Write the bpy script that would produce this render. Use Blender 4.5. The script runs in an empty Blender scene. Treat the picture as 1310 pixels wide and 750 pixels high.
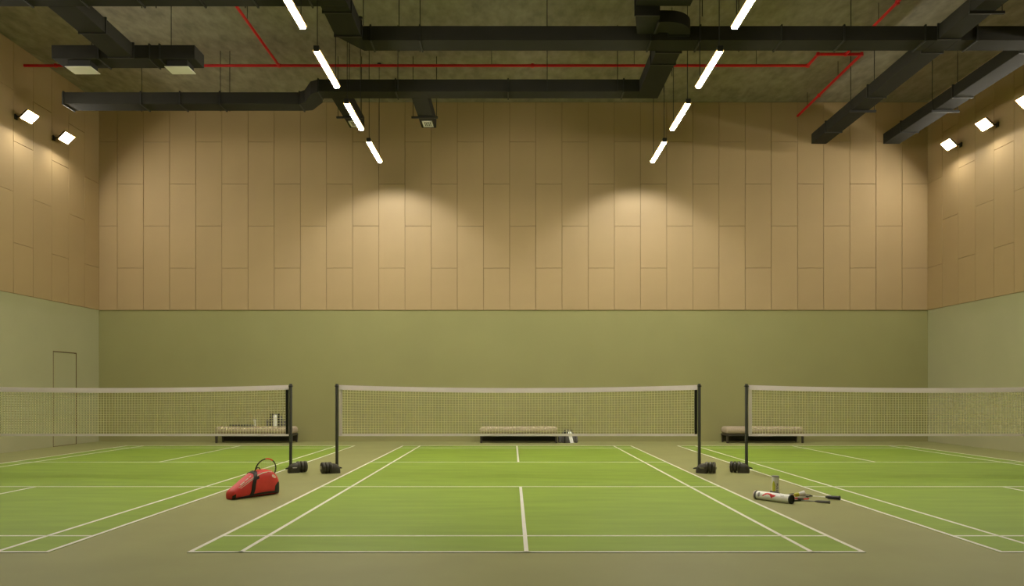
import bpy, bmesh, math, random
from mathutils import Vector, Matrix
random.seed(7)
C = bpy.context.scene.collection
S = bpy.context.scene

# ------------------------------------------------------------------ camera, world, exposure
F, CX, HY, CAMH = 971.0, 655.0, 501.0, 1.45
cam_d = bpy.data.cameras.new('camera'); cam = bpy.data.objects.new('camera', cam_d); C.objects.link(cam)
cam.location = (0, 0, CAMH); cam.rotation_euler = (math.pi/2, 0, 0)
cam_d.sensor_fit = 'HORIZONTAL'; cam_d.sensor_width = 36.0; cam_d.lens = 36.0*F/1310
cam_d.shift_y = (HY-375.0)/1310; cam_d.clip_end = 200
S.camera = cam
w = bpy.data.worlds.new('world'); S.world = w; w.use_nodes = True
w.node_tree.nodes['Background'].inputs[0].default_value = (1, .86, .62, 1)
w.node_tree.nodes['Background'].inputs[1].default_value = 0.0
S.view_settings.view_transform = 'Standard'; S.view_settings.look = 'None'
S.view_settings.gamma = 1; S.view_settings.use_curve_mapping = False
S.view_settings.exposure = 0.0
PENDANT_L, FLOOD_L, SPOT_W = 236.0, 178.0, 305.0
PENDANT_C, FLOOD_C, SPOT_C = (1, .93, .77, 1), (1, .94, .82, 1), (.96, .97, 1)

# ------------------------------------------------------------------ measures of the hall
XL, XR, YB, YF, H, ZG = -12.0, 12.08, 22.05, -2.0, 9.85, 3.81
PW, PH = .7583, 2.444                       # wall panel pitch
def P(px, py, d):                           # the point seen at a pixel, at distance d
    return Vector(((px-CX)*d/F, d, CAMH+(HY-py)*d/F))

# ------------------------------------------------------------------ materials
def mat(name, col, rough=.6, metal=0.0, spec=.4, var=0.0, vscale=4.0, bump=0.0, bscale=40.0,
        rnd=0.0, vec=None, detail=4, emit=None, estr=0, trans=0):
    m = bpy.data.materials.new(name); m.use_nodes = True
    nt = m.node_tree; b = nt.nodes['Principled BSDF']; L = nt.links.new
    b.inputs['Base Color'].default_value = (*col, 1); b.inputs['Roughness'].default_value = rough
    b.inputs['Metallic'].default_value = metal; b.inputs['Specular IOR Level'].default_value = spec
    tc = nt.nodes.new('ShaderNodeTexCoord'); mp = nt.nodes.new('ShaderNodeMapping')
    L(tc.outputs['Object'], mp.inputs[0])
    if vec: mp.inputs['Scale'].default_value = vec
    last = None
    if var or rnd:
        n = nt.nodes.new('ShaderNodeTexNoise'); n.inputs['Scale'].default_value = vscale
        n.inputs['Detail'].default_value = detail; L(mp.outputs[0], n.inputs['Vector'])
        mr = nt.nodes.new('ShaderNodeMapRange'); mr.inputs[1].default_value = .3; mr.inputs[2].default_value = .7
        mr.inputs[3].default_value = 1-var; mr.inputs[4].default_value = 1+var
        L(n.outputs['Fac'], mr.inputs[0]); last = mr.outputs[0]
        if rnd:
            oi = nt.nodes.new('ShaderNodeObjectInfo'); m2 = nt.nodes.new('ShaderNodeMapRange')
            m2.inputs[3].default_value = 1-rnd; m2.inputs[4].default_value = 1+rnd
            L(oi.outputs['Random'], m2.inputs[0]); mu = nt.nodes.new('ShaderNodeMath'); mu.operation = 'MULTIPLY'
            L(last, mu.inputs[0]); L(m2.outputs[0], mu.inputs[1]); last = mu.outputs[0]
        vm = nt.nodes.new('ShaderNodeVectorMath'); vm.operation = 'SCALE'
        vm.inputs[0].default_value = col; L(last, vm.inputs['Scale']); L(vm.outputs[0], b.inputs['Base Color'])
    if bump:
        n2 = nt.nodes.new('ShaderNodeTexNoise'); n2.inputs['Scale'].default_value = bscale
        n2.inputs['Detail'].default_value = 6; L(mp.outputs[0], n2.inputs['Vector'])
        bp = nt.nodes.new('ShaderNodeBump'); bp.inputs['Strength'].default_value = bump; bp.inputs['Distance'].default_value = .02
        L(n2.outputs['Fac'], bp.inputs['Height']); L(bp.outputs[0], b.inputs['Normal'])
    if emit:
        b.inputs['Emission Color'].default_value = emit; b.inputs['Emission Strength'].default_value = estr
    if trans:                                # thin cloth lets some light through
        tr = nt.nodes.new('ShaderNodeBsdfTranslucent'); tr.inputs['Color'].default_value = (*col, 1)
        mx = nt.nodes.new('ShaderNodeMixShader'); mx.inputs[0].default_value = trans
        L(b.outputs[0], mx.inputs[1]); L(tr.outputs[0], mx.inputs[2]); L(mx.outputs[0], nt.nodes['Material Output'].inputs[0])
    return m
M = {}
M['floor'] = mat('floor_vinyl', (.288, .292, .118), .55, var=.05, vscale=1.2, bump=.03, bscale=150, spec=.3)
M['court'] = mat('court_green', (.232, .345, .040), .58, var=.11, vscale=2.2, vec=(.35, 1.6, 1), bump=.03, bscale=120, spec=.3)
M['line'] = mat('line_paint', (.80, .78, .72), .5, var=.03)
M['side_wall'] = mat('lightened_grey_green', (.43, .42, .26), .7, var=.03, vscale=.8, bump=.04, bscale=90, spec=.2)  # greyer green, lightened to stand in for light missing on the side walls
M['green_wall'] = mat('green_paint', (.325, .308, .138), .7, var=.03, vscale=.8, bump=.04, bscale=90, spec=.2)
M['panel'] = mat('tan_panel', (.43, .310, .163), .65, var=.03, vscale=1.0, rnd=.018, bump=.02, bscale=200, spec=.2)
M['joint'] = mat('panel_backing', (.17, .105, .045), .8)
M['ceiling'] = mat('raw_concrete', (.270, .242, .190), .85, var=.22, vscale=3.2, vec=(1.6, .8, 1), bump=.35, bscale=9, spec=.1, detail=9)
M['duct'] = mat('duct_black_paint', (.036, .034, .028), .85, spec=.1, var=.06, vscale=3)
M['duct_dark'] = mat('duct_flange_black', (.022, .021, .017), .6, var=.05)
M['pipe'] = mat('red_pipe_paint', (.60, .008, .014), .4, var=.05)
M['white'] = mat('white_plastic', (.86, .85, .82), .45, var=.02)
M['black'] = mat('black_plastic', (.015, .014, .014), .45, var=.05)
M['pole'] = mat('grey_black_post_paint', (.052, .052, .045), .5, var=.05)
M['char'] = mat('charcoal_metal', (.030, .029, .026), .42, metal=.3, var=.05)
M['weight'] = mat('dark_olive_rubber', (.052, .046, .032), .5, var=.12, vscale=25)
M['steel'] = mat('bare_steel', (.55, .52, .48), .3, metal=.9, var=.05)
M['tape'] = mat('net_tape', (.92, .86, .88), .7, var=.03, bump=.05, bscale=200, trans=.45)
M['cord'] = mat('net_cord', (.92, .88, .64), .7, var=.03, trans=.45)
M['cushion'] = mat('greige_fabric', (.46, .37, .27), .85, var=.06, vscale=30, bump=.15, bscale=250)
M['bench'] = mat('bench_dark_frame', (.045, .037, .026), .5, var=.08)
M['red'] = mat('red_bag_fabric', (.72, .050, .045), .45, var=.07, vscale=9, bump=.08, bscale=60)
M['red2'] = mat('red_print', (.72, .03, .03), .5, var=.02)
M['yel'] = mat('yellow_green_print', (.55, .56, .05), .5, var=.03)
M['ink'] = mat('violet_ink', (.05, .035, .09), .6, var=.03)
M['grey'] = mat('grey_fabric', (.13, .12, .12), .8, var=.1, vscale=30, bump=.1)
M['lgrey'] = mat('pale_grey_print', (.28, .26, .28), .6, var=.05)
M['pale'] = mat('pale_piping', (.75, .62, .50), .6, var=.03)
M['string'] = mat('racket_string', (.7, .68, .6), .5, var=.02)
M['pend'] = mat('lamp_diffuser_warm', (.9, .8, .6), .5, emit=PENDANT_C, estr=PENDANT_L)
M['rim'] = mat('lamp_glow_edge', (.8, .55, .2), .5, emit=(1, .60, .15, 1), estr=1.0)  # emissive colour imitating the warm glow around the lamp lenses
M['flood'] = mat('flood_lens', (.9, .85, .7), .5, emit=FLOOD_C, estr=FLOOD_L)

# ------------------------------------------------------------------ mesh building
class MB:
    def __init__(s): s.bm = bmesh.new()
    def box(s, x0, x1, y0, y1, z0, z1, bev=0, seg=1, mtx=None):
        v = [s.bm.verts.new((x, y, z)) for x in (x0, x1) for y in (y0, y1) for z in (z0, z1)]
        f = [(0, 1, 3, 2), (4, 6, 7, 5), (0, 4, 5, 1), (2, 3, 7, 6), (0, 2, 6, 4), (1, 5, 7, 3)]
        fs = [s.bm.faces.new([v[i] for i in q]) for q in f]
        if bev:
            es = list({e for q in fs for e in q.edges})
            r = bmesh.ops.bevel(s.bm, geom=es+v, offset=bev, segments=seg, profile=.5, affect='EDGES')
            v = list({q for fc in r['faces'] for q in fc.verts} | {q for q in v if q.is_valid})
        if mtx: bmesh.ops.transform(s.bm, matrix=mtx, verts=v)
        return s
    def loft(s, rings, closed_ring=True, cap=True, loop=False):
        R = [[s.bm.verts.new(p) for p in r] for r in rings]; n = len(R[0])
        pairs = list(zip(R, R[1:])) + ([(R[-1], R[0])] if loop else [])
        for a, b in pairs:
            for i in range(n if closed_ring else n-1):
                j = (i+1) % n; s.bm.faces.new((a[i], a[j], b[j], b[i]))
        if cap and not loop:
            s.bm.faces.new(list(reversed(R[0]))); s.bm.faces.new(R[-1])
        return s
    def tube(s, pts, r, seg=8, loop=False, cap=True, flat=None):
        pts = [Vector(p) for p in pts]; n = len(pts); rings = []; up = None
        for i, p in enumerate(pts):
            a = pts[(i-1) % n] if (loop or i) else p; b = pts[(i+1) % n] if (loop or i < n-1) else p
            t = (b-a).normalized()
            if up is None: up = t.orthogonal().normalized()
            up = (up-t*up.dot(t)).normalized(); sd = t.cross(up)
            rr = r[i] if isinstance(r, (list, tuple)) else r
            rings.append([p+(up*math.cos(q)+sd*math.sin(q))*rr for q in (2*math.pi*k/seg for k in range(seg))])
        return s.loft(rings, cap=cap, loop=loop)
    def lathe(s, prof, seg=20, mtx=None):
        mtx = mtx or Matrix()
        return s.loft([[mtx @ Vector((r*math.cos(q), r*math.sin(q), z)) for q in (2*math.pi*k/seg for k in range(seg))] for r, z in prof])
    def poly(s, pts, thick):                 # pts: a flat outline; thick: an offset vector
        a = [Vector(p) for p in pts]; return s.loft([a, [p+Vector(thick) for p in a]])
    def mesh(s, name, m, smooth=35):
        bmesh.ops.recalc_face_normals(s.bm, faces=s.bm.faces)
        me = bpy.data.meshes.new(name); s.bm.to_mesh(me); s.bm.free(); me.materials.append(m)
        if smooth:
            me.shade_smooth(); me.set_sharp_from_angle(angle=math.radians(smooth))
        return me
    def obj(s, name, m, parent=None, smooth=35, loc=None):
        return link(name, s.mesh(name, m, smooth), parent, loc)
def link(name, data, parent=None, loc=None, rot=None):
    o = bpy.data.objects.new(name, data); C.objects.link(o); o.parent = parent
    if loc is not None: o.location = loc
    if rot is not None: o.rotation_euler = rot
    return o
def tag(o, label=None, cat=None, group=None, kind=None):
    for k, v in (('label', label), ('category', cat), ('group', group), ('kind', kind)):
        if v: o[k] = v
    return o
def thing(name, label, cat, loc=(0, 0, 0), rz=0, group=None):
    return tag(link(name, None, None, loc, (0, 0, rz)), label, cat, group)
def dup(root, loc, rz, label, group=None):
    r = root.copy(); C.objects.link(r); r.location = loc; r.rotation_euler = (0, 0, rz); r['label'] = label
    if group: r['group'] = group
    for ch in list(root.children):
        c = ch.copy(); C.objects.link(c); c.parent = r
        for g in list(ch.children):
            d = g.copy(); C.objects.link(d); d.parent = c
    return r

# ------------------------------------------------------------------ room shell
T = .2
tag(MB().box(XL-T, XR+T, YF-T, YB+T, -T, 0).obj('floor', M['floor'], smooth=0), kind='structure')
tag(MB().box(XL-T, XR+T, YF-T, YB+T, H, H+T).obj('ceiling', M['ceiling'], smooth=0), kind='structure')
tag(MB().box(XL, XR, YF-T, YF, 0, H).obj('wall_front', M['green_wall'], smooth=0), kind='structure')
wb = tag(MB().box(XL, XR, YB, YB+T, 0, H).obj('wall_back', M['green_wall'], smooth=0), kind='structure')
# left wall with a recess for the flush door
DY0, DY1, DZ = 19.86, 20.90, 2.50
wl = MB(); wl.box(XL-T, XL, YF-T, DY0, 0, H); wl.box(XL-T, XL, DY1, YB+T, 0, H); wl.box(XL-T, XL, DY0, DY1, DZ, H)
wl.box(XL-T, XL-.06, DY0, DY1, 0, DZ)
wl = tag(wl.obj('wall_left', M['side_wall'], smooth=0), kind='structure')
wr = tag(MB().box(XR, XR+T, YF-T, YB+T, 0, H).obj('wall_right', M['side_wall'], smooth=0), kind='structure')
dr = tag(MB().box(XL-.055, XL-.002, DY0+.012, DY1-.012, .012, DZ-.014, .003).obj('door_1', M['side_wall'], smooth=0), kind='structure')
fr = MB(); t = .014
fr.box(XL-.05, XL+.004, DY0-t, DY0+.004, 0, DZ+t); fr.box(XL-.05, XL+.004, DY1-.004, DY1+t, 0, DZ+t); fr.box(XL-.05, XL+.004, DY0, DY1, DZ-.004, DZ+t)
fr.obj('door_frame', M['joint'], dr, 0)
MB().box(XL-.05, XL-.004, DY0+.012, DY1-.012, .0, .011).obj('door_sill', M['joint'], dr, 0)
# dark backing behind the panels, then each panel
TH, GAP = .022, .009
def panel_mesh(wd, ht):                      # local: x width, z height, front towards -y
    g, c = GAP/2, .004; m = MB()
    m.loft([[(g, 0, g), (wd-g, 0, g), (wd-g, 0, ht-g), (g, 0, ht-g)],
            [(g, -TH+c, g), (wd-g, -TH+c, g), (wd-g, -TH+c, ht-g), (g, -TH+c, ht-g)],
            [(g+c, -TH, g+c), (wd-g-c, -TH, g+c), (wd-g-c, -TH, ht-g-c), (g+c, -TH, ht-g-c)]])
    return m.mesh('panel', M['panel'], 0)
cache = {}
def panels(wall, cols, put):                 # cols: (u0, u1, kind)
    for u0, u1, k in cols:
        z = ZG; edges = [ZG]
        z = ZG+PH/2 if k == 'A' else ZG+PH
        while z < H-.05: edges.append(z); z += PH
        edges.append(H)
        for a, b in zip(edges, edges[1:]):
            key = (round(u1-u0, 3), round(b-a, 3))
            if key not in cache: cache[key] = panel_mesh(*key)
            put(wall, cache[key], u0, a)
cols = [(XL, XL+.545, 'B')]; u = XL+.545; i = 0
pw = (XR-u)/31
for i in range(31): cols.append((u+i*pw, u+(i+1)*pw, 'AB'[i % 2]))
MB().box(XL, XR, YB-.004, YB, ZG, H).obj('panel_backing', M['joint'], wb, 0)
panels(wb, cols, lambda w_, me, a, z: link('panel', me, w_, (a, YB-.004, z)))
y1 = YB-.03; k = 0; scols = []
while y1 > YF+.1:
    y0 = max(y1-PW, YF); scols.append((y0, y1, 'AB'[k % 2])); y1 = y0; k += 1
MB().box(XL, XL+.004, YF, YB-.03, ZG, H).obj('panel_backing', M['joint'], wl, 0)
panels(wl, scols, lambda w_, me, a, z: link('panel', me, w_, (XL+.004, a, z), (0, 0, math.pi/2)))
MB().box(XR-.004, XR, YF, YB-.03, ZG, H).obj('panel_backing', M['joint'], wr, 0)
def put_r(w_, me, a, z):
    wd = me.vertices[1].co.x+GAP/2
    link('panel', me, w_, (XR-.004, a+wd, z), (0, 0, -math.pi/2))
panels(wr, scols, put_r)

# ------------------------------------------------------------------ three courts
CY0, CY1, CW, SW, LW = 6.816, 20.216, 3.05, 2.59, .04
NY = (CY0+CY1)/2
COURTS = [(-7.22, 'left'), (.13, 'middle'), (7.44, 'right')]
for cx, side in COURTS:
    t = thing('badminton_court', {'left': 'green badminton court with white lines under the net on the left',
              'middle': 'whole green badminton court with white lines in the middle of the hall',
              'right': 'green badminton court with white lines under the net on the right'}[side], 'court', (cx, NY, 0), 0, 'green badminton courts')
    hl = 6.7
    MB().box(-CW, CW, -hl, hl, .0, .004).obj('court_surface', M['court'], t, 0)
    def ln(x0, x1, y0, y1): MB().box(x0, x1, y0, y1, .004, .0065).obj('court_line', M['line'], t, 0)
    for s in (-1, 1):
        a, b = sorted((s*CW, s*(CW-LW))); ln(a, b, -hl, hl)
        a, b = sorted((s*SW, s*(SW-LW))); ln(a, b, -hl, hl)
        e = CW-LW
        a, b = sorted((s*hl, s*(hl-LW))); ln(-e, e, a, b)
        for q in (hl-.76, 1.98):
            a, b = sorted((s*q, s*(q-LW) if q > 3 else s*(q+LW))); ln(-e, e, a, b)
        a, b = sorted((s*1.98, s*hl)); ln(-.02, .02, a, b)

# ------------------------------------------------------------------ nets
def net(x0, x1, label):
    cx, hw = (x0+x1)/2, (x1-x0)/2
    t = thing('badminton_net', label, 'net', (cx, NY, 0), 0, 'nets across the courts')
    top = lambda x: 1.565-.055*(1-(x/hw)**2); bot = lambda x: .655
    n = 24; xs = [-hw+2*hw*i/n for i in range(n+1)]
    band = lambda z0, z1, th: [[(x, -th, z0(x)), (x, th, z0(x)), (x, th*.25, z1(x)), (x, -th*.25, z1(x))] for x in xs]   # folded over a cable: slimmer at the top edge
    MB().loft(band(lambda x: top(x)-.085, top, .024)).obj('top_tape', M['tape'], t)
    MB().loft(band(bot, lambda x: bot(x)+.042, .014)).obj('bottom_tape', M['tape'], t)
    MB().box(-hw, -hw+.06, -.009, .009, .657, 1.56).obj('side_tape', M['tape'], t)
    tag(MB().box(hw-.05, hw, -.009, .009, .69, 1.48).obj('side_tape', M['black'], t), 'side tape darkened for shading')  # black stands in for shading on the back side of the tape
    m = MB(); r = .0036; nv = round(2*hw/.0505)
    for i in range(1, nv):
        x = -hw+2*hw*i/nv
        m.loft([[(x-r, -r, z), (x+r, -r, z), (x+r, r, z), (x-r, r, z)] for z in (bot(x), top(x)-.05)], cap=False)
    nh = 17
    for j in range(1, nh):
        f = j/nh
        zz = [(bot(x)+.04)*(1-f)+(top(x)-.08)*f for x in xs]
        m.loft([[(x, -r, z-r), (x, r, z-r), (x, r, z+r), (x, -r, z+r)] for x, z in zip(xs, zz)], cap=False)
    tag(m.obj('net_mesh', M['cord'], t, 0), kind='stuff')
def post(x, out, label, yaw=25):
    t = thing('net_post', label, 'post', (x, NY, 0), 0 if out > 0 else math.pi, 'black net posts')
    MB().lathe([(.027, .05), (.027, 1.575), (.022, 1.585)], 16).obj('pole', M['pole'], t)
    MB().box(-.034, .034, -.034, .034, 1.535, 1.555, .004).obj('net_clip', M['black'], t)
    q = []                                   # rounded housing from the post to the weights
    for u, hh, ww in ((-.05, .07, .055), (-.035, .12, .075), (.0, .155, .085), (.05, .172, .09), (.10, .18, .09), (.14, .165, .08)):
        q.append([(u, -ww, .0), (u, ww, .0), (u, ww, hh*.55), (u, ww*.85, hh*.82), (u, ww*.4, hh), (u, -ww*.4, hh), (u, -ww*.85, hh*.82), (u, -ww, hh*.55)])
    MB().loft(q).obj('base_housing', M['weight'], t, 50)
    rot = Matrix.Translation((.10, .01, .102)) @ Matrix.Rotation(math.radians(6), 4, 'Z') @ Matrix.Rotation(math.pi/2, 4, 'Y')
    for a in (.0, .062, .124):
        MB().lathe([(.06, a), (.09, a+.004), (.10, a+.014), (.10, a+.046), (.09, a+.056), (.06, a+.060)], 24, rot).obj('weight_disc', M['weight'], t)
    MB().lathe([(.034, -.02), (.034, .188), (.024, .198)], 16, rot).obj('hub', M['steel'], t)
    MB().tube([(-.03, -.04, .09), (-.085, -.045, .082), (-.10, -.045, .075)], [.016, .012, .006], 8).obj('foot_lever', M['black'], t)
    MB().box(.02, .095, -.094, -.080, .088, .104, .003).obj('band', M['steel'], t)
    for o in t.children:                     # the weighted base is turned a little about the pole
        if o.name.split('.')[0] not in ('pole', 'net_clip'): o.rotation_euler.z = math.radians(yaw)
PL = {'left': (-10.50, -3.94), 'middle': (-3.118, 3.335), 'right': (4.175, 10.70)}
for s_, (a, b) in PL.items():
    net(a+.037, b-.037, {'left': 'white taped badminton net crossing the left court', 'middle': 'white taped badminton net crossing the middle court, both ends in view',
                         'right': 'white taped badminton net crossing the right court'}[s_])
    post(a, -1, {'left': 'black net post at the outer end of the left net, by the left wall', 'middle': 'black net post at the left end of the middle net',
                 'right': 'black net post at the inner, left end of the right net'}[s_], -25 if s_ == 'right' else 25)
    post(b, 1, {'left': 'black net post at the inner, right end of the left net', 'middle': 'black net post at the right end of the middle net',
                'right': 'black net post at the outer end of the right net, by the right wall'}[s_], -25 if s_ == 'middle' else 25)

# ------------------------------------------------------------------ pendants and floodlights
ZL = CAMH+5.91
def pendant_proto(hooks):
    pass
def pendant(x, y, label, top0, top1):
    t = thing('linear_pendant_lamp', label, 'lamp', (x, y, ZL), 0, 'linear pendant lamps in two rows')
    Ln = 1.55
    MB().box(-.045, .045, 0, Ln, .012, .10, .004).obj('housing', M['char'], t)
    for y0 in (-.02, Ln): MB().box(-.05, .05, y0, y0+.02, -.004, .104, .004).obj('end_cap', M['char'], t)
    MB().box(-.042, .042, .002, Ln-.002, -.012, .012, .004).obj('diffuser', M['pend'], t)
    for sx in (-1, 1):
        a, b = sorted((sx*.045, sx*.064)); MB().box(a, b, .0, Ln, .016, .036, .003).obj('glow_edge', M['rim'], t)  # added glowing strips, imitate the yellow glow beside the diffuser
    for yy, zt in ((.06, top0), (Ln-.12, top1)):
        MB().tube([(0, yy, .10), (0, yy, zt-ZL)], .008, 6).obj('suspension_wire', M['black'], t)
        MB().lathe([(.05, zt-ZL-.03), (.05, zt-ZL-.0)], 12, Matrix.Translation((0, yy, 0))).obj('canopy', M['black'], t)
    return t
def added_wall_spot(t):                             # added spot without a visible fitting, brightens the back wall beyond the last lamp
    l = bpy.data.lights.new('added_wall_spot', 'SPOT'); l.energy = SPOT_W; l.color = SPOT_C
    l.spot_size = math.radians(106); l.spot_blend = .45; l.shadow_soft_size = .03
    link('added_wall_spot', l, t, (0, 1.585, .0), (math.radians(39), 0, 0))
    MB().lathe([(.026, 1.57), (.03, 1.572), (.03, 1.578), (.024, 1.58)], 16, Matrix.Translation((0, 0, .0)) @ Matrix.Rotation(-math.pi/2, 4, 'X')).obj('added_spot_rim', M['char'], t)  # rim made up to go with the added spot
ordn = ['nearest to the back wall', 'second from the back wall', 'third from the back wall', 'fourth from the back wall', # cut by the frame
        
        'fifth from the back wall']
for x, side in ((-3.40, 'left'), (3.62, 'right')):
    for i in range(5):
        y = 18.0-2.4*i
        t0 = t1 = H
        if i == 2 and x < 0: t0 = CAMH+6.9   # hung from the duct above
        lamp = pendant(x, y, f'glowing warm pendant lamp of the {side} row, {ordn[i]}', t0, t1)
        if i == 0: added_wall_spot(lamp)
def flood(sd, y, label):                     # sd = 1: on the left wall, facing right and down
    xw = XL+.026 if sd > 0 else XR-.026
    t = thing('wall_floodlight', label, 'floodlight', (xw, y, 8.07), 0, 'floodlights along the side walls')
    g = lambda x: sd*x
    bx = lambda a, b: sorted((g(a), g(b)))
    a, b = bx(0, .03); MB().box(a, b, -.05, .05, -.06, .06, .006).obj('wall_plate', M['black'], t)
    MB().tube([(g(.02), 0, 0), (g(.30), 0, .03)], .016, 8).obj('arm', M['black'], t)
    c = Vector((g(.345), 0, .0)); n = Vector((g(1), 0, -1)).normalized(); uu = Vector((g(1), 0, 1)).normalized(); yv = Vector((0, 1, 0))
    def slab(hu, hy, d0, d1, hu2=None, hy2=None):
        hu2 = hu2 or hu; hy2 = hy2 or hy
        return [[c+n*d+uu*a_*p+yv*b_*q for p, q in ((-1, -1), (1, -1), (1, 1), (-1, 1))] for d, a_, b_ in ((d0, hu2, hy2), (d1, hu, hy))]
    MB().loft(slab(.145, .225, -.05, .0, .12, .20)).obj('housing', M['char'], t, 20)
    MB().loft(slab(.122, .20, .0, .006)).obj('lens', M['flood'], t, 20)
    MB().loft(slab(.142, .222, .0, .003)).obj('glow_edge', M['rim'], t, 20)  # added glowing border, imitates the yellow glow around the lens
    m = MB()
    for k in range(5):
        o = -.16+.08*k
        m.loft([[c+n*d+uu*p+yv*(o+q) for p, q in ((-.09, -.006), (.09, -.006), (.09, .006), (-.09, .006))] for d in (-.075, -.05)])
    m.obj('cooling_fins', M['char'], t, 0)
fo = ['nearest the back corner', 'second from the back corner', 'third from the back corner, at the frame edge', 'fourth from the back corner',
      'fifth from the back corner', 'sixth from the back corner', 'seventh from the back corner']
for i in range(5):
    flood(1, 19.82-1.52*i, 'lit square floodlight on the left wall, '+fo[i])
    flood(-1, 20.36-1.53*i, 'lit square floodlight on the right wall, '+fo[i])

# ------------------------------------------------------------------ air ducts (under the slab)
ZB, DH = CAMH+6.9, .28
ZT = ZB+DH
FT, FO = .03, .022                           # flange thickness, overhang
def prism_x(name, m, par, x0, x1, y0, y1, zb=ZB, zt=ZT): return MB().box(x0, x1, y0, y1, zb, zt, .006).obj(name, m, par, 0)
def flange_x(par, x, y0, y1, zb=ZB, zt=ZT):
    return MB().box(x-FT/2, x+FT/2, y0-FO, y1+FO, zb-FO, zt+FO).obj('flange', M['duct_dark'], par, 0)
def flange_y(par, y, x0, x1, zb=ZB, zt=ZT):
    return MB().box(x0-FO, x1+FO, y-FT/2, y+FT/2, zb-FO, zt+FO).obj('flange', M['duct_dark'], par, 0)
def rod(par, x, y, z0): return MB().tube([(x, y, z0), (x, y, H)], .009, 6).obj('hanger_rod', M['duct_dark'], par)
def pipe_hang(par, x, y, z0): return MB().tube([(x, y, z0), (x, y, H)], .007, 6).obj('hanger_rod', M['duct_dark'], par)
AY0, AY1 = 14.90, 15.37
J1a, J1b, J2a, J2b = 8.34, 8.76, 10.34, 10.80
d = thing('air_duct', 'longest black duct, crossing the ceiling from left elbow to the right wall side', 'duct')
prism_x('duct_body', M['duct'], d, -2.93, J1a, AY0, AY1); prism_x('duct_body', M['duct'], d, J1b, J2a, AY0, AY1)
for px in (474, 537, 833, 896, 1000, 1080, 1184): flange_x(d, (px-CX)*AY0/F, AY0, AY1)
for px in (1250,): flange_x(d, (px-CX)*AY0/F, AY0, AY1)
for px in (510, 537, 700, 946, 1090): rod(d, (px-CX)*AY1/F, AY1+.05, ZB)
# L-shaped duct: a cross run at the frame's top and a leg that turns into the long duct
C0, C1, BX0, BX1 = 13.12, 13.60, -3.43, -2.93
d = thing('air_duct', 'black duct at the top left edge turning by an elbow into the longest duct', 'duct')
prism_x('duct_body', M['duct'], d, -11.6, BX1, C0, C1)
prism_x('duct_body', M['duct'], d, BX0, BX1, C1, 14.72)
MB().loft([[(BX0, 14.72, z), (BX1, 14.72, z), (BX1, AY0, z), (BX1, AY1, z), (BX1-.06, AY1, z)] for z in (ZB, ZT)]).obj('elbow', M['duct'], d, 0)
for px in (42, 113, 185, 263, 330, 400): flange_x(d, (px-CX)*C1/F, C0, C1)
flange_y(d, 13.80, BX0, BX1); flange_y(d, 14.72, BX0, BX1)
for px in (190, 208, 320): rod(d, (px-CX)*(C1+.3)/F, C1+.05, ZB)
rod(d, -2.80, 14.3, ZB)
# T branch with two ceiling diffusers
d = thing('air_duct', 'black T shaped duct at upper left carrying two white square diffusers', 'duct')
prism_x('duct_body', M['duct'], d, -8.32, -7.82, C1, 15.72)
prism_x('duct_body', M['duct'], d, -9.54, -6.57, 15.72, 16.20)
flange_y(d, 14.6, -8.32, -7.82); flange_y(d, 15.66, -8.32, -7.82)
for px in (127, 192, 205): flange_x(d, (px-CX)*15.75/F, 15.72, 16.20)
for x in (-9.0, -7.3): rod(d, x, 16.26, ZB)
for x0, x1 in ((-9.27, -8.77), (-7.20, -6.74)):
    zp = CAMH+6.745
    nk = MB().box(x0+.02, x1-.02, 15.80, 16.12, zp+.015, ZB).obj('diffuser_neck', M['duct_dark'], d, 0)
    m = MB(); m.box(x0-.02, x1+.02, 15.76, 16.14, zp, zp+.016, .004); m.obj('diffuser_plate', M['white'], nk, 0)
# lower left run, offset and rear cross run
FY0, FY1, GY0, GY1 = 18.20, 18.66, 17.45, 17.87
d = thing('air_duct', 'black duct along the back wall at left, its open end near the left wall', 'duct')
prism_x('duct_body', M['duct'], d, -10.80, -5.12, FY0, FY1)
for px in (81, 180, 230, 281, 383): flange_x(d, (px-CX)*FY0/F, FY0, FY1)
rect = lambda x, y0, y1, zb, zt, dx=0: [(x, y0, zb), (x+dx, y1, zb), (x+dx, y1, zt), (x, y0, zt)]
MB().loft([rect(-5.12, FY0, FY1, ZB, ZT), rect(-4.95, 18.12, 18.62, ZB, ZT+.02, .06), rect(-4.68, 17.62, 18.12, ZB, ZT+.02, .16), rect(-4.46, GY0, GY1, ZB, ZT)]).obj('offset_bend', M['duct'], d, 20)
for px in (281, 293, 180): rod(d, (px-CX)*FY1/F, FY1+.05, ZB)
d = thing('air_duct', 'black duct before the back wall with two small grille outlets and a leg forward', 'duct')
HX0, HX1 = 2.93, 3.43
prism_x('duct_body', M['duct'], d, -4.45, HX0, GY0, GY1)
prism_x('duct_body', M['duct'], d, HX0, HX1, AY1, GY1)
for px in (407, 506, 650, 798): flange_x(d, (px-CX)*GY0/F, GY0, GY1)
flange_y(d, AY1+.06, HX0, HX1); flange_y(d, 16.0, HX0, HX1)
for px in (509, 447, 790, 700): rod(d, (px-CX)*(GY0-.06)/F, GY0-.06, ZB)
for x, y in ((3.50, 16.6), (3.50, 17.5)): rod(d, x, y, ZB)
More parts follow.
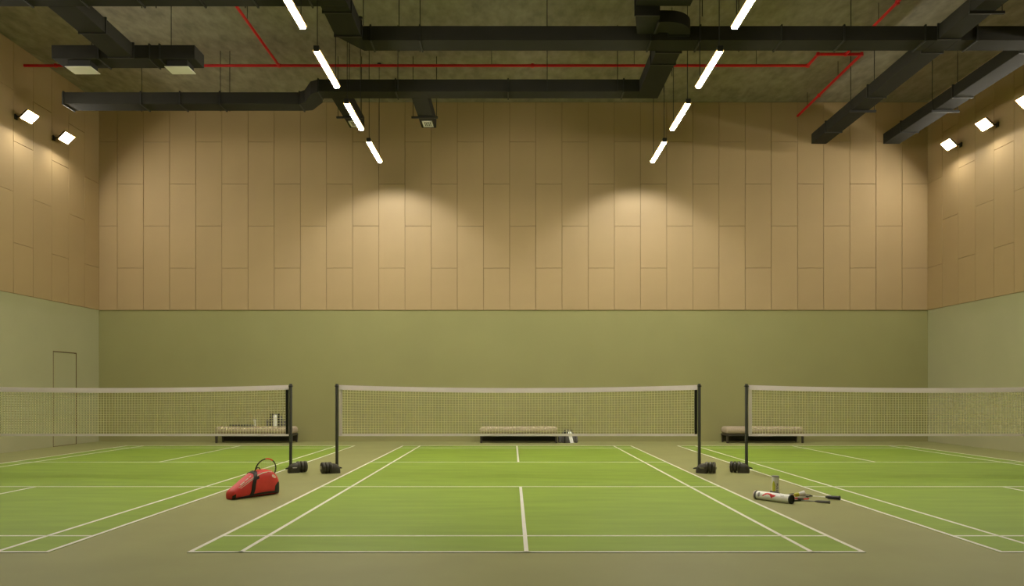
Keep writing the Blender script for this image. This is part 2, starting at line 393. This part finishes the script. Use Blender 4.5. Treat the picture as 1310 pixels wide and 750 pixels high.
for x0, x1 in ((-2.36, -1.98), (-4.24, -3.86)):
    st = MB().box(x0, x1, GY1, 19.86, ZB, ZT, .006).obj('outlet_branch', M['duct'], d, 0)
    gz = ZB-.012; gy0, gy1 = 19.34, 19.78; gx0, gx1 = x0+.06, x1-.06
    m = MB(); b = .035
    m.box(gx0, gx1, gy0, gy0+b+.02, gz, ZB+.002); m.box(gx0, gx1, gy1-b-.02, gy1, gz, ZB+.002)
    m.box(gx0, gx0+b, gy0, gy1, gz, ZB+.002); m.box(gx1-b, gx1, gy0, gy1, gz, ZB+.002)
    m.obj('grille_frame', M['white'], st, 0)
    m = MB()
    for k in range(6):
        xx = gx0+b+.008+k*(gx1-gx0-2*b-.016)/5
        m.box(xx-.006, xx+.006, gy0+b, gy1-b, gz+.003, ZB+.002)
    m.obj('grille_bars', M['white'], st, 0)
    MB().box(x0-.16, x1+.12, 19.0, 19.05, ZB-.05, ZB-.005).obj('trapeze_bar', M['duct_dark'], st, 0)
    for x in (x0-.12, x1+.09): MB().tube([(x, 19.025, ZB-.03), (x, 19.025, H)], .009, 6).obj('hanger_rod', M['duct_dark'], d)
# plenum and round elbow feeding the long duct
ZP = CAMH+7.02
d = thing('air_duct', 'black plenum duct with a round elbow resting into the longest duct at right of centre', 'duct')
prism_x('duct_body', M['duct'], d, 2.30, 3.32, 11.5, 14.14, ZP+.16, ZP+.48)
flange_y(d, 14.14, 2.30, 2.72, ZP+.0, ZP+.40)
MB().loft([[(2.30, 14.15, z), (2.76, 14.15, z), (2.86, AY0, z), (2.45, AY0, z)] for z in (ZP, ZP+.3)]).obj('taper', M['duct'], d, 0)
rg = []
ex, ey, r0, r1 = 2.98, AY0, .12, .55
rg.append([(2.76, ey-r0, ZP-.03), (2.76, ey-r1, ZP-.03), (2.76, ey-r1, ZP+.19), (2.76, ey-r0, ZP+.19)])
for k in range(10):
    q = math.pi/2*k/9
    pt = lambda r, z: (ex+r*math.sin(q)*.92, ey-r*math.cos(q), z)
    rg.append([pt(r0, ZP-.03), pt(r1, ZP-.03), pt(r1, ZP+.19), pt(r0, ZP+.19)])
MB().loft(rg).obj('round_elbow', M['duct'], d, 40)
flange_y(d, AY0-.02, 3.08, 3.46, ZP-.03, ZP+.15); flange_x(d, 2.78, ey-r1, ey-r0, ZP-.03, ZP+.19)
rod(d, 3.56, 14.2, ZP)
# two ducts running to the back on the right
for xa, xb, lab in ((J1a, J1b, 'black duct running to the back wall at right, crossing the longest duct'),
                    (J2a, J2b, 'black duct running to the back wall beside the right wall')):
    d = thing('air_duct', lab, 'duct')
    MB().box(xa, xb, 9.5, 21.15, ZB, ZT, .006).obj('duct_body', M['duct'], d, 0)
    for y in (11.0, 13.2, 14.84, 15.45, 17.8, 20.18): flange_y(d, y, xa, xb)
    for y in (13.75, 18.6):
        MB().box(xa-.06, xb+.16, y-.02, y+.02, ZB-.06, ZB-.008).obj('trapeze_bar', M['duct_dark'], d, 0)
        for x in (xa-.04, xb+.12): rod(d, x, y, ZB-.03)

# ------------------------------------------------------------------ red sprinkler pipes
ZS = CAMH+8.0; PR = .036
d = thing('sprinkler_pipe', 'red sprinkler pipes across the ceiling with a jog and a run to the back wall', 'pipe')
MB().tube([(XL+.02, 18.63, ZS), (7.22, 18.63, ZS), (7.26, 18.60, ZS), (7.26, 18.03, ZS), (7.30, 18.0, ZS), (8.27, 18.0, ZS), (8.29, 18.02, ZS), (8.29, YB-.02, ZS)], PR, 8).obj('pipe_run', M['pipe'], d)
MB().tube([(-5.72, 18.62, ZS), (-5.72, 9.0, ZS)], PR*.9, 8).obj('pipe_branch', M['pipe'], d)
MB().tube([(7.92, 18.0, ZS), (7.92, 9.0, ZS)], PR*.9, 8).obj('pipe_branch', M['pipe'], d)
for x, y in ((-11.2, 18.63), (-5.72, 18.63), (.5, 18.63), (7.26, 18.63), (7.26, 18.0), (8.29, 18.0), (7.92, 18.0), (8.29, 20.5), (7.92, 15.6), (-5.72, 14.6)):
    MB().lathe([(.040, -.04), (.046, -.03), (.046, .03), (.040, .04)], 12, Matrix.Translation((x, y, ZS))).obj('coupling', M['pipe'], d)
for x in (-9.5, -4, -.5, 3, 6.0): pipe_hang(d, x, 18.63, ZS)
for y in (19.3, 21.3): pipe_hang(d, 8.29, y, ZS)
for y in (11.5, 16.4): pipe_hang(d, -5.72, y, ZS); pipe_hang(d, 7.92, y, ZS)

# ------------------------------------------------------------------ benches
def make_bench(loc, label):
    t = thing('bench', label, 'bench', loc, 0, 'upholstered benches at the back wall')
    w2, dp = 1.10, .30
    MB().box(-w2, w2, -dp, dp, .25, .455, .085, 4).obj('cushion', M['cushion'], t, 60)
    m = MB(); pts = [(-w2+.055, -dp-.002, .352), (w2-.055, -dp-.002, .352)]
    m.tube(pts, .006, 6); m.obj('piping', M['cushion'], t)
    MB().box(-w2+.01, w2-.01, -dp+.015, dp-.015, .20, .25, .005).obj('frame', M['bench'], t, 0)
    MB().box(-w2+.06, w2-.06, dp-.05, dp-.03, .02, .20).obj('dark_back_sheet', M['bench'], t, 0)  # dark upright sheet filling the gap between the back legs
    for sx in (-1, 1):
        for sy in (-1, 1):
            x, y = sx*(w2-.045), sy*(dp-.05)
            MB().loft([[(x-a, y-a, z), (x+a, y-a, z), (x+a, y+a, z), (x-a, y+a, z)] for z, a in ((0, .022), (.20, .03))]).obj('leg', M['bench'], t, 0)
    return t
BY = 21.55
bench = make_bench((.19, BY, 0), 'greige cushioned bench at the back wall behind the middle net')
dup(bench, (-7.24, BY, 0), 0, 'greige cushioned bench at left carrying a backpack, a racket case and a tube')
dup(bench, (7.10, BY, 0), 0, 'empty greige cushioned bench at the back wall behind the right net')

# ------------------------------------------------------------------ backpacks
def backpack(loc, rz, label):
    t = thing('backpack', label, 'backpack', loc, rz, 'black and grey backpacks')
    st = []
    for z, hw, hd in ((.0, .17, .10), (.03, .19, .115), (.14, .195, .12), (.24, .18, .11), (.31, .14, .09), (.345, .08, .055), (.352, .03, .02)):
        st.append([(hw*math.copysign(abs(math.cos(q))**.6, math.cos(q)), hd*math.copysign(abs(math.sin(q))**.6, math.sin(q)), z) for q in (2*math.pi*k/20 for k in range(20))])
    MB().loft(st).obj('body', M['grey'], t, 50)
    for sx in (-1, 1):
        x = sx*.10
        MB().loft([[(x-.024, -.135, z), (x+.024, -.135, z), (x+.024, -.105*f, z), (x-.024, -.105*f, z)] for z, f in ((.0, 1), (.15, 1), (.27, .9), (.37, .6))]).obj('strap', M['black'], t, 0)
        MB().box(sx*.225-.05, sx*.225+.05, -.075, .075, .0, .19, .03, 3).obj('side_pocket', M['grey'], t, 50)
    MB().tube([(.045*math.cos(q), 0, .345+.045*math.sin(q)) for q in (math.pi*k/8 for k in range(9))], .009, 8).obj('grab_handle', M['black'], t)
    return t
def towel(loc, rz, label, slant):
    m = MB(); rows = []
    for z, dx, y in ((.335, 0, -.07), (.33, 0, -.115), (.27, .0, -.15), (.15, slant*.4, -.155), (.02, slant, -.165), (.006, slant+.012, -.18)):
        rows.append([(dx-.05+.1*k/6, y-.008*math.sin(k*2.1), z) for k in range(7)])
    front = rows; back = [[(x, y+.012, z) for x, y, z in r] for r in rows]
    m.loft([f+list(reversed(b)) for f, b in zip(front, back)])
    o = m.obj('towel', M['white'], None, 60, loc); o.rotation_euler = (0, 0, rz)
    return tag(o, label, 'towel')
bx = P(727, 566, 21.3).x
backpack((bx, 21.45, 0), 0, 'black and grey backpack standing on the floor beside the middle bench')
towel((bx+.05, 21.45, 0), 0, 'white towel hung over the backpack on the floor', .05)
bx = P(351.5, 546, 21.4).x
backpack((bx, 21.52, .455), 0, 'black and grey backpack standing on the left bench')
towel((bx+.02, 21.52, .455), 0, 'white towel hung over the backpack on the left bench', 0)

# ------------------------------------------------------------------ rackets
def racket(loc, rz, tilt, label, frame, shaft, grip, hw=.115, hl=.145, roll=0, gr=1.0):
    t = thing('badminton_racket', label, 'racket', loc, 0, None)
    t.rotation_euler = (roll, tilt, rz)
    # local: grip end at x=0, head towards +x
    hc = .68-hl
    pts = [(hc+hl*math.cos(q), hw*math.sin(q), 0) for q in (2*math.pi*k/32 for k in range(32))]
    MB().tube(pts, .0085, 8, loop=True).obj('head_frame', frame, t)
    m = MB(); r = .0012
    for k in range(-7, 8):
        x = k*hl/8; y = hw*math.sqrt(max(0, 1-(x/hl)**2)); m.tube([(hc+x, -y, 0), (hc+x, y, 0)], r, 4)
    for k in range(-6, 7):
        y = k*hw/7; x = hl*math.sqrt(max(0, 1-(y/hw)**2)); m.tube([(hc-x, y, 0), (hc+x, y, 0)], r, 4)
    tag(m.obj('strings', M['string'], t, 0), kind='stuff')
    MB().tube([(.17, 0, 0), (hc-hl, 0, 0)], .006, 8).obj('shaft', shaft, t)
    MB().tube([(hc-hl-.03, 0, 0), (hc-hl+.006, 0, 0)], [.006, .011], 8).obj('throat_joint', frame, t)
    MB().tube([(0, 0, 0), (.006, 0, 0), (.02, 0, 0), (.15, 0, 0), (.19, 0, 0)], [r_*gr for r_ in (.017, .021, .018, .0165, .008)], 10).obj('grip', grip, t)
    return t
def lay(p_grip, p_head, *a, z=.021, **k):    # racket lying flat from the grip end to the head end
    v = p_head-p_grip
    return racket((p_grip.x, p_grip.y, z), math.atan2(v.y, v.x), math.radians(.9), *a, **k)
def fl(px, py): return P(px, py, F*CAMH/(py-HY))
lay(fl(1075, 640.5), fl(1003, 634), 'black gripped racket with a white shaft, its grip farthest right of the pile', M['char'], M['white'], M['black'], gr=1.5, z=.032)
lay(fl(1062, 645), fl(996, 639.5), 'grey gripped racket in the middle of the floor pile', M['char'], M['lgrey'], M['grey'], z=.022)
r3 = lay(fl(986, 633.5), fl(1051, 645.5), 'dark racket with red accents whose head lies in front of the floor pile', M['char'], M['white'], M['grey'], z=.045)
for a0 in (-100, -20, 150):
    tag(MB().tube([(.535+.145*math.cos(D_), .115*math.sin(D_), 0) for D_ in (math.radians(a0+6*k) for k in range(9))], .0095, 8).obj('frame_accent', M['red2'], r3), 'red accent on the frame')
p = P(309, 546, 21.4)
t = thing('racket_case', 'slim black racket case lying flat on the left bench', 'case', (p.x, 21.42, .456))
def outline(g): return [(x, y) for x, y in ((-.35-g, -.03-g), (-.05, -.035-g), (.06, -.12-g), (.25, -.125-g), (.345+g, -.06), (.345+g, .06), (.25, .125+g), (.06, .12+g), (-.05, .035+g), (-.35-g, .03+g))]
MB().loft([[(x, y, z) for x, y in outline(g)] for z, g in ((0, -.008), (.012, 0), (.045, 0), (.058, -.012))]).obj('case_shell', M['black'], t)
MB().tube([(x, y, .029) for x, y in outline(.002)], .004, 6, loop=True).obj('zipper', M['grey'], t)
# ------------------------------------------------------------------ shuttle tubes and shuttlecock
def tube_thing(loc, label, standing=True, R=.047, L=.28):
    t = thing('shuttlecock_tube', label, 'tube', loc)
    MB().lathe([(R-.002, .012), (R, .014), (R, L-.014), (R-.002, L-.012)], 28).obj('body', M['white'], t)
    MB().lathe([(R+.001, 0), (R+.002, .004), (R+.002, .014), (R, .016)], 28).obj('cap', M['lgrey'], t)
    MB().lathe([(R, L-.016), (R+.002, L-.014), (R+.002, L-.003), (R-.004, L)], 28).obj('cap', M['lgrey'], t)
    return t
def wrap(pts, R, mtx=None, off=.0006):       # a flat print bent round a tube; pts = (angle, z) outline as rows
    mtx = mtx or Matrix(); m = MB()
    q = [[mtx @ Vector(((R+o)*math.cos(a), (R+o)*math.sin(a), z)) for a, z in row] for o in (off,) for row in pts]
    return m.loft(q, closed_ring=False, cap=False)
def band(a0, a1, z0, z1, n=8): return [[(a0+(a1-a0)*k/n, z) for k in range(n+1)] for z in (z0, z1)]
D = math.radians
def glyphs(t, R, a0, z0, h, n):              # upright run of small letter-like marks
    m = MB()
    rnd = random.Random(3)
    for i in range(n):
        z = z0+i*h*1.25
        for (u0, u1, v0, v1) in rnd.choice(([(0, 1, 0, .22), (0, .22, 0, 1), (0, 1, .78, 1)], [(0, 1, .0, .25), (0, 1, .7, 1), (.4, .65, 0, 1)], [(0, .25, 0, 1), (.75, 1, 0, 1), (0, 1, .4, .62)])):
            q = [[Vector(((R+.0008)*math.cos(a0+D(26)*(u0+(u1-u0)*k/3)), (R+.0008)*math.sin(a0+D(26)*(u0+(u1-u0)*k/3)), z+h*v)) for k in range(4)] for v in (v0, v1)]
            m.loft(q, closed_ring=False, cap=False)
    return m.obj('lettering', M['ink'], t, 0)
def standing_tube(loc, label, R, L):
    t = tube_thing(loc, label, True, R, L)
    wrap([[(D(-165)+D(55)*k/8, z(k/8)) for k in range(9)] for z in (lambda f: .016, lambda f: L*(.60+.14*math.sin(f*3.1)-.25*max(0, f-.7)))], R).obj('stripe', M['yel'], t, 0)
    glyphs(t, R, D(-92), .03, L*.085, 5)
    return t
pt = fl(993.6, 634.5)
standing_tube((pt.x, pt.y+.05, 0), 'white shuttlecock tube with yellow stripe standing upright on the floor', .049, .275)
p = P(325.6, 546, 21.4)
standing_tube((p.x, 21.40, .455), 'small white and yellow shuttlecock tube standing on the left bench', .034, .22)
# lying tube with a red arrow-like mark
R = .056; a, b = fl(967, 639), fl(1014.5, 645.5)
ax = Vector((b.x-a.x, b.y-a.y, 0)); L = ax.length
t = thing('shuttlecock_tube', 'white shuttlecock tube with a red mark lying on its side on the floor', 'tube', (a.x, a.y+R*.6, R+.003), math.atan2(ax.y, ax.x))
RX = Matrix.Rotation(math.pi/2, 4, 'Y')      # tube axis along local x
MB().lathe([(R-.002, .03), (R, .032), (R, L-.02), (R-.002, L-.018)], 32, RX).obj('body', M['white'], t)
MB().lathe([(R-.012, 0), (R+.002, .004), (R+.003, .014), (R+.001, .02)], 32, RX).obj('cap', M['pale'], t)
tag(MB().lathe([(R+.001, .02), (R+.0025, .022), (R+.0025, .046), (R+.001, .048)], 32, RX).obj('cap_band', M['grey'], t), 'dark band behind the cap')
MB().lathe([(R, L-.022), (R+.003, L-.02), (R+.003, L), (R-.01, L+.001), (R-.012, L-.012), (.004, L-.012)], 32, RX).obj('cap', M['black'], t)
def pr(u, s):                                # u along the tube, s round it (0 = facing the camera, up positive)
    th = D(22)+s
    return Vector((u*L, -(R+.001)*math.cos(th), (R+.001)*math.sin(th)))
def strip(name, m_, rows):                   # rows of (u, s_low, s_high)
    m = MB(); m.loft([[pr(u, lo+(hi-lo)*k/4) for k in range(5)] for u, lo, hi in rows], closed_ring=False, cap=False)
    return m.obj(name, m_, t, 0)
strip('red_mark', M['red2'], [(.27, D(-22), D(-16)), (.30, D(-16), D(6)), (.34, D(0), D(26)), (.40, D(12), D(34)), (.46, D(8), D(32)), (.50, D(-20), D(28)), (.53, D(-36), D(20)), (.58, D(-14), D(16)), (.63, D(2), D(10))])
strip('grey_print', M['lgrey'], [(.14, D(-24), D(20)), (.155, D(-34), D(30)), (.185, D(-34), D(30)), (.20, D(-24), D(20))])
strip('grey_print', M['lgrey'], [(.74, D(20), D(24)), (.84, D(18), D(22))])
strip('grey_print', M['lgrey'], [(.76, D(6), D(9)), (.86, D(4), D(7))])
# shuttlecock lying by the rackets
q = fl(1021, 641)
t = thing('shuttlecock', 'white feather shuttlecock with a yellow green cork among the rackets', 'shuttlecock', (q.x, q.y+.05, .074), math.radians(8))
t.rotation_euler = (0, math.radians(-8), math.radians(8))
RX2 = Matrix.Rotation(math.pi/2, 4, 'Y')
MB().lathe([(.004, -.03), (.016, -.024), (.021, -.008), (.022, .012)], 16, RX2 @ Matrix.Scale(1.25, 4)).obj('cork', M['yel'], t)
MB().lathe([(.026, .012), (.027, .02), (.026, .026)], 16, RX2).obj('band', M['yel'], t)
for k in range(14):
    a = 2*math.pi*k/14; e = .24
    pA = lambda r, x, o: (x, r*math.cos(a+o), r*math.sin(a+o))
    MB().loft([[pA(.020, .02, -.12), pA(.020, .02, .12), pA(.018, .02, .12), pA(.018, .02, -.12)],
               [pA(.030, .055, -e), pA(.030, .055, e), pA(.028, .055, e), pA(.028, .055, -e)],
               [pA(.040, .10, -e), pA(.040, .10, e), pA(.038, .10, e), pA(.038, .10, -e)],
               [pA(.041, .112, -.06), pA(.041, .112, .06), pA(.039, .112, .06), pA(.039, .112, -.06)]]).obj('feather', M['white'], t, 0)

# ------------------------------------------------------------------ red racket bag
A, B = fl(300, 640.5), fl(361, 632.0)
ax = Vector((B.x-A.x, B.y-A.y, 0)); BL = ax.length
t = thing('racket_bag', 'red racket bag with a black strap lying on the floor between two courts', 'bag', (A.x, A.y, 0), math.atan2(ax.y, ax.x))
# stations along the length: u, height, half thickness
ST = [(.0, .070, .06), (.015, .105, .08), (.05, .130, .095), (.14, .172, .105), (.25, .228, .115), (.36, .285, .122), (.48, .335, .128), (.60, .362, .13),
      (.72, .364, .128), (.82, .342, .122), (.90, .295, .110), (.95, .245, .095), (.985, .18, .07), (1.0, .13, .04)]
YC = .12
def sec(u, h, w_, g=0.0, n=28, z0=.004):
    out = []
    for k in range(n):
        q = 2*math.pi*k/n; c, s_ = math.cos(q), math.sin(q)
        y = math.copysign(abs(c)**.55, c)*(w_+g); z = (h-z0)/2+z0+math.copysign(abs(s_)**.62, s_)*((h-z0)/2+g)
        out.append((u*BL, YC+y, max(z, .002)))
    return out
MB().loft([sec(*s_) for s_ in ST]).obj('body', M['red'], t, 60)
def at(u):
    for a_, b_ in zip(ST, ST[1:]):
        if a_[0] <= u <= b_[0]:
            f = (u-a_[0])/(b_[0]-a_[0]); return u, a_[1]+(b_[1]-a_[1])*f, a_[2]+(b_[2]-a_[2])*f
m = MB(); rg = []
def surf(u, k, g):                           # k: angle, 0 = back, 180 = front (towards camera), 90 = top
    u_, h, w_ = at(u); q = D(k); c, s_ = math.cos(q), math.sin(q)
    return Vector((u_*BL, YC+math.copysign(abs(c)**.55, c)*(w_+g), max(.003, (h-.004)/2+.004+math.copysign(abs(s_)**.62, s_)*((h-.004)/2+g))))
def ribbon(name, m_, path, wd, g=.004, n=1): # path of (u, angle); wd: half width along u
    m = MB(); m.loft([[surf(u-wd, k, g), surf(u+wd, k, g), surf(u+wd, k, -.004), surf(u-wd, k, -.004)] for u, k in path]); return m.obj(name, m_, t, 50)
ribbon('strap', M['black'], [(.50-.16*max(0, min(1, (k-80)/140)), k) for k in range(30, 232, 6)], .036, .008)
ribbon('strap_buckle', M['black'], [(.46, k) for k in range(146, 166, 4)], .035, .010)
def piping(name, m_, path, r): return MB().tube([surf(u, k, .002) for u, k in path], r, 6).obj(name, m_, t)
piping('piping', M['pale'], [(.12+.68*i/24, 128+8*math.sin(i/24*3.1)) for i in range(25)], .0045)
piping('zipper', M['pale'], [(.14+.28*i/12, 150-6*i/12) for i in range(13)], .0035)
piping('zipper', M['pale'], [(.46+.22*i/12, 141-5*i/12) for i in range(13)], .0035)
m = MB()                                     # black base trim
m.loft([[surf(.02+.94*i/24, 211, .005), surf(.02+.94*i/24, 228, .006), surf(.02+.94*i/24, 312, .006), surf(.02+.94*i/24, 335, .005)] for i in range(25)])
m.obj('base_trim', M['black'], t, 50)
m = MB()                                     # black corner guard at the rear
m.loft([[surf(u, k, .006) for k in range(int(200-26*f), 230, 4)]+[surf(u, k, -.004) for k in reversed(range(int(200-26*f), 230, 4))] if False else
        [surf(u, 186-20*f+(230-186+20*f)*j/6, .006) for j in range(7)] for u, f in ((.84, 0), (.88, .3), (.92, .7), (.95, .9), (.98, 1))], closed_ring=False, cap=False)
m.obj('corner_guard', M['black'], t, 50)
m = MB(); m.loft([[surf(u, k, .006) for k in range(176, 240, 6)] for u in (.0025, .012, .05)], closed_ring=False, cap=False)
tag(m.obj('nose_patch', M['black'], t, 50), 'black nose patch')
ribbon('toe_guard', M['black'], [(.16+.02*i, 214+i) for i in range(0, 8)], .04, .008)
m = MB()                                     # starburst emblem and pale print
for i in range(8):
    q = math.pi*i/8
    for sg in (1, -1):
        dx, dk = .05*math.cos(q)*sg, 9*math.sin(q)*sg
        nx, nk = -.006*math.sin(q), 1.1*math.cos(q)
        m.loft([[surf(.82+dx*.3+nx, 158+dk*.3+nk, .003), surf(.82+dx*.3-nx, 158+dk*.3-nk, .003)], [surf(.82+dx+nx, 158+dk+nk, .003), surf(.82+dx-nx, 158+dk-nk, .003)]], closed_ring=False, cap=False)
m.obj('emblem', M['pale'], t, 0)
m = MB()
for u0, u1, k0, k1 in ((.27, .33, 104, 112), (.17, .25, 106, 116), (.345, .39, 102, 110)):
    m.loft([[surf(u0+(u1-u0)*f, k0, .003), surf(u0+(u1-u0)*f, k1, .003)] for f in (0, .5, 1)], closed_ring=False, cap=False)
m.obj('pale_print', M['pale'], t, 0)
MB().tube([surf(.50+.012*i, 92, .008+.035*math.sin(i/10*math.pi)) for i in range(11)], .007, 8).obj('carry_handle', M['black'], t)
# racket standing in the bag, its head showing above the top
bz = math.atan2(ax.y, ax.x); hl_ = Vector((.76*BL, YC, .352))
hc = Vector((A.x+hl_.x*math.cos(bz)-hl_.y*math.sin(bz), A.y+hl_.x*math.sin(bz)+hl_.y*math.cos(bz), hl_.z))
g = thing('badminton_racket', 'dark racket whose head rises out of the red bag', 'racket', hc, bz-math.radians(16))
MB().tube([(.156*math.cos(q), .02*math.cos(q), .150*math.sin(q)+.016*math.cos(q)) for q in (2*math.pi*k/36 for k in range(36))], .0095, 8, loop=True).obj('head_frame', M['char'], g)
m = MB()
for k in range(-7, 8):
    x = k*.018; z = .143*math.sqrt(1-(x/.148)**2); m.tube([(x, 0, -z), (x, 0, z)], .0009, 4)
    if abs(k) < 7: z = k*.02; x = .146*math.sqrt(1-(z/.145)**2); m.tube([(-x, 0, z), (x, 0, z)], .0009, 4)
tag(m.obj('strings', M['string'], g, 0), kind='stuff')
tag(MB().tube([(.156*math.cos(q), .02*math.cos(q), .150*math.sin(q)+.016*math.cos(q)) for q in (D(48+4*k) for k in range(12))], .0100, 8).obj('frame_accent', M['red2'], g), 'red accent on the frame')
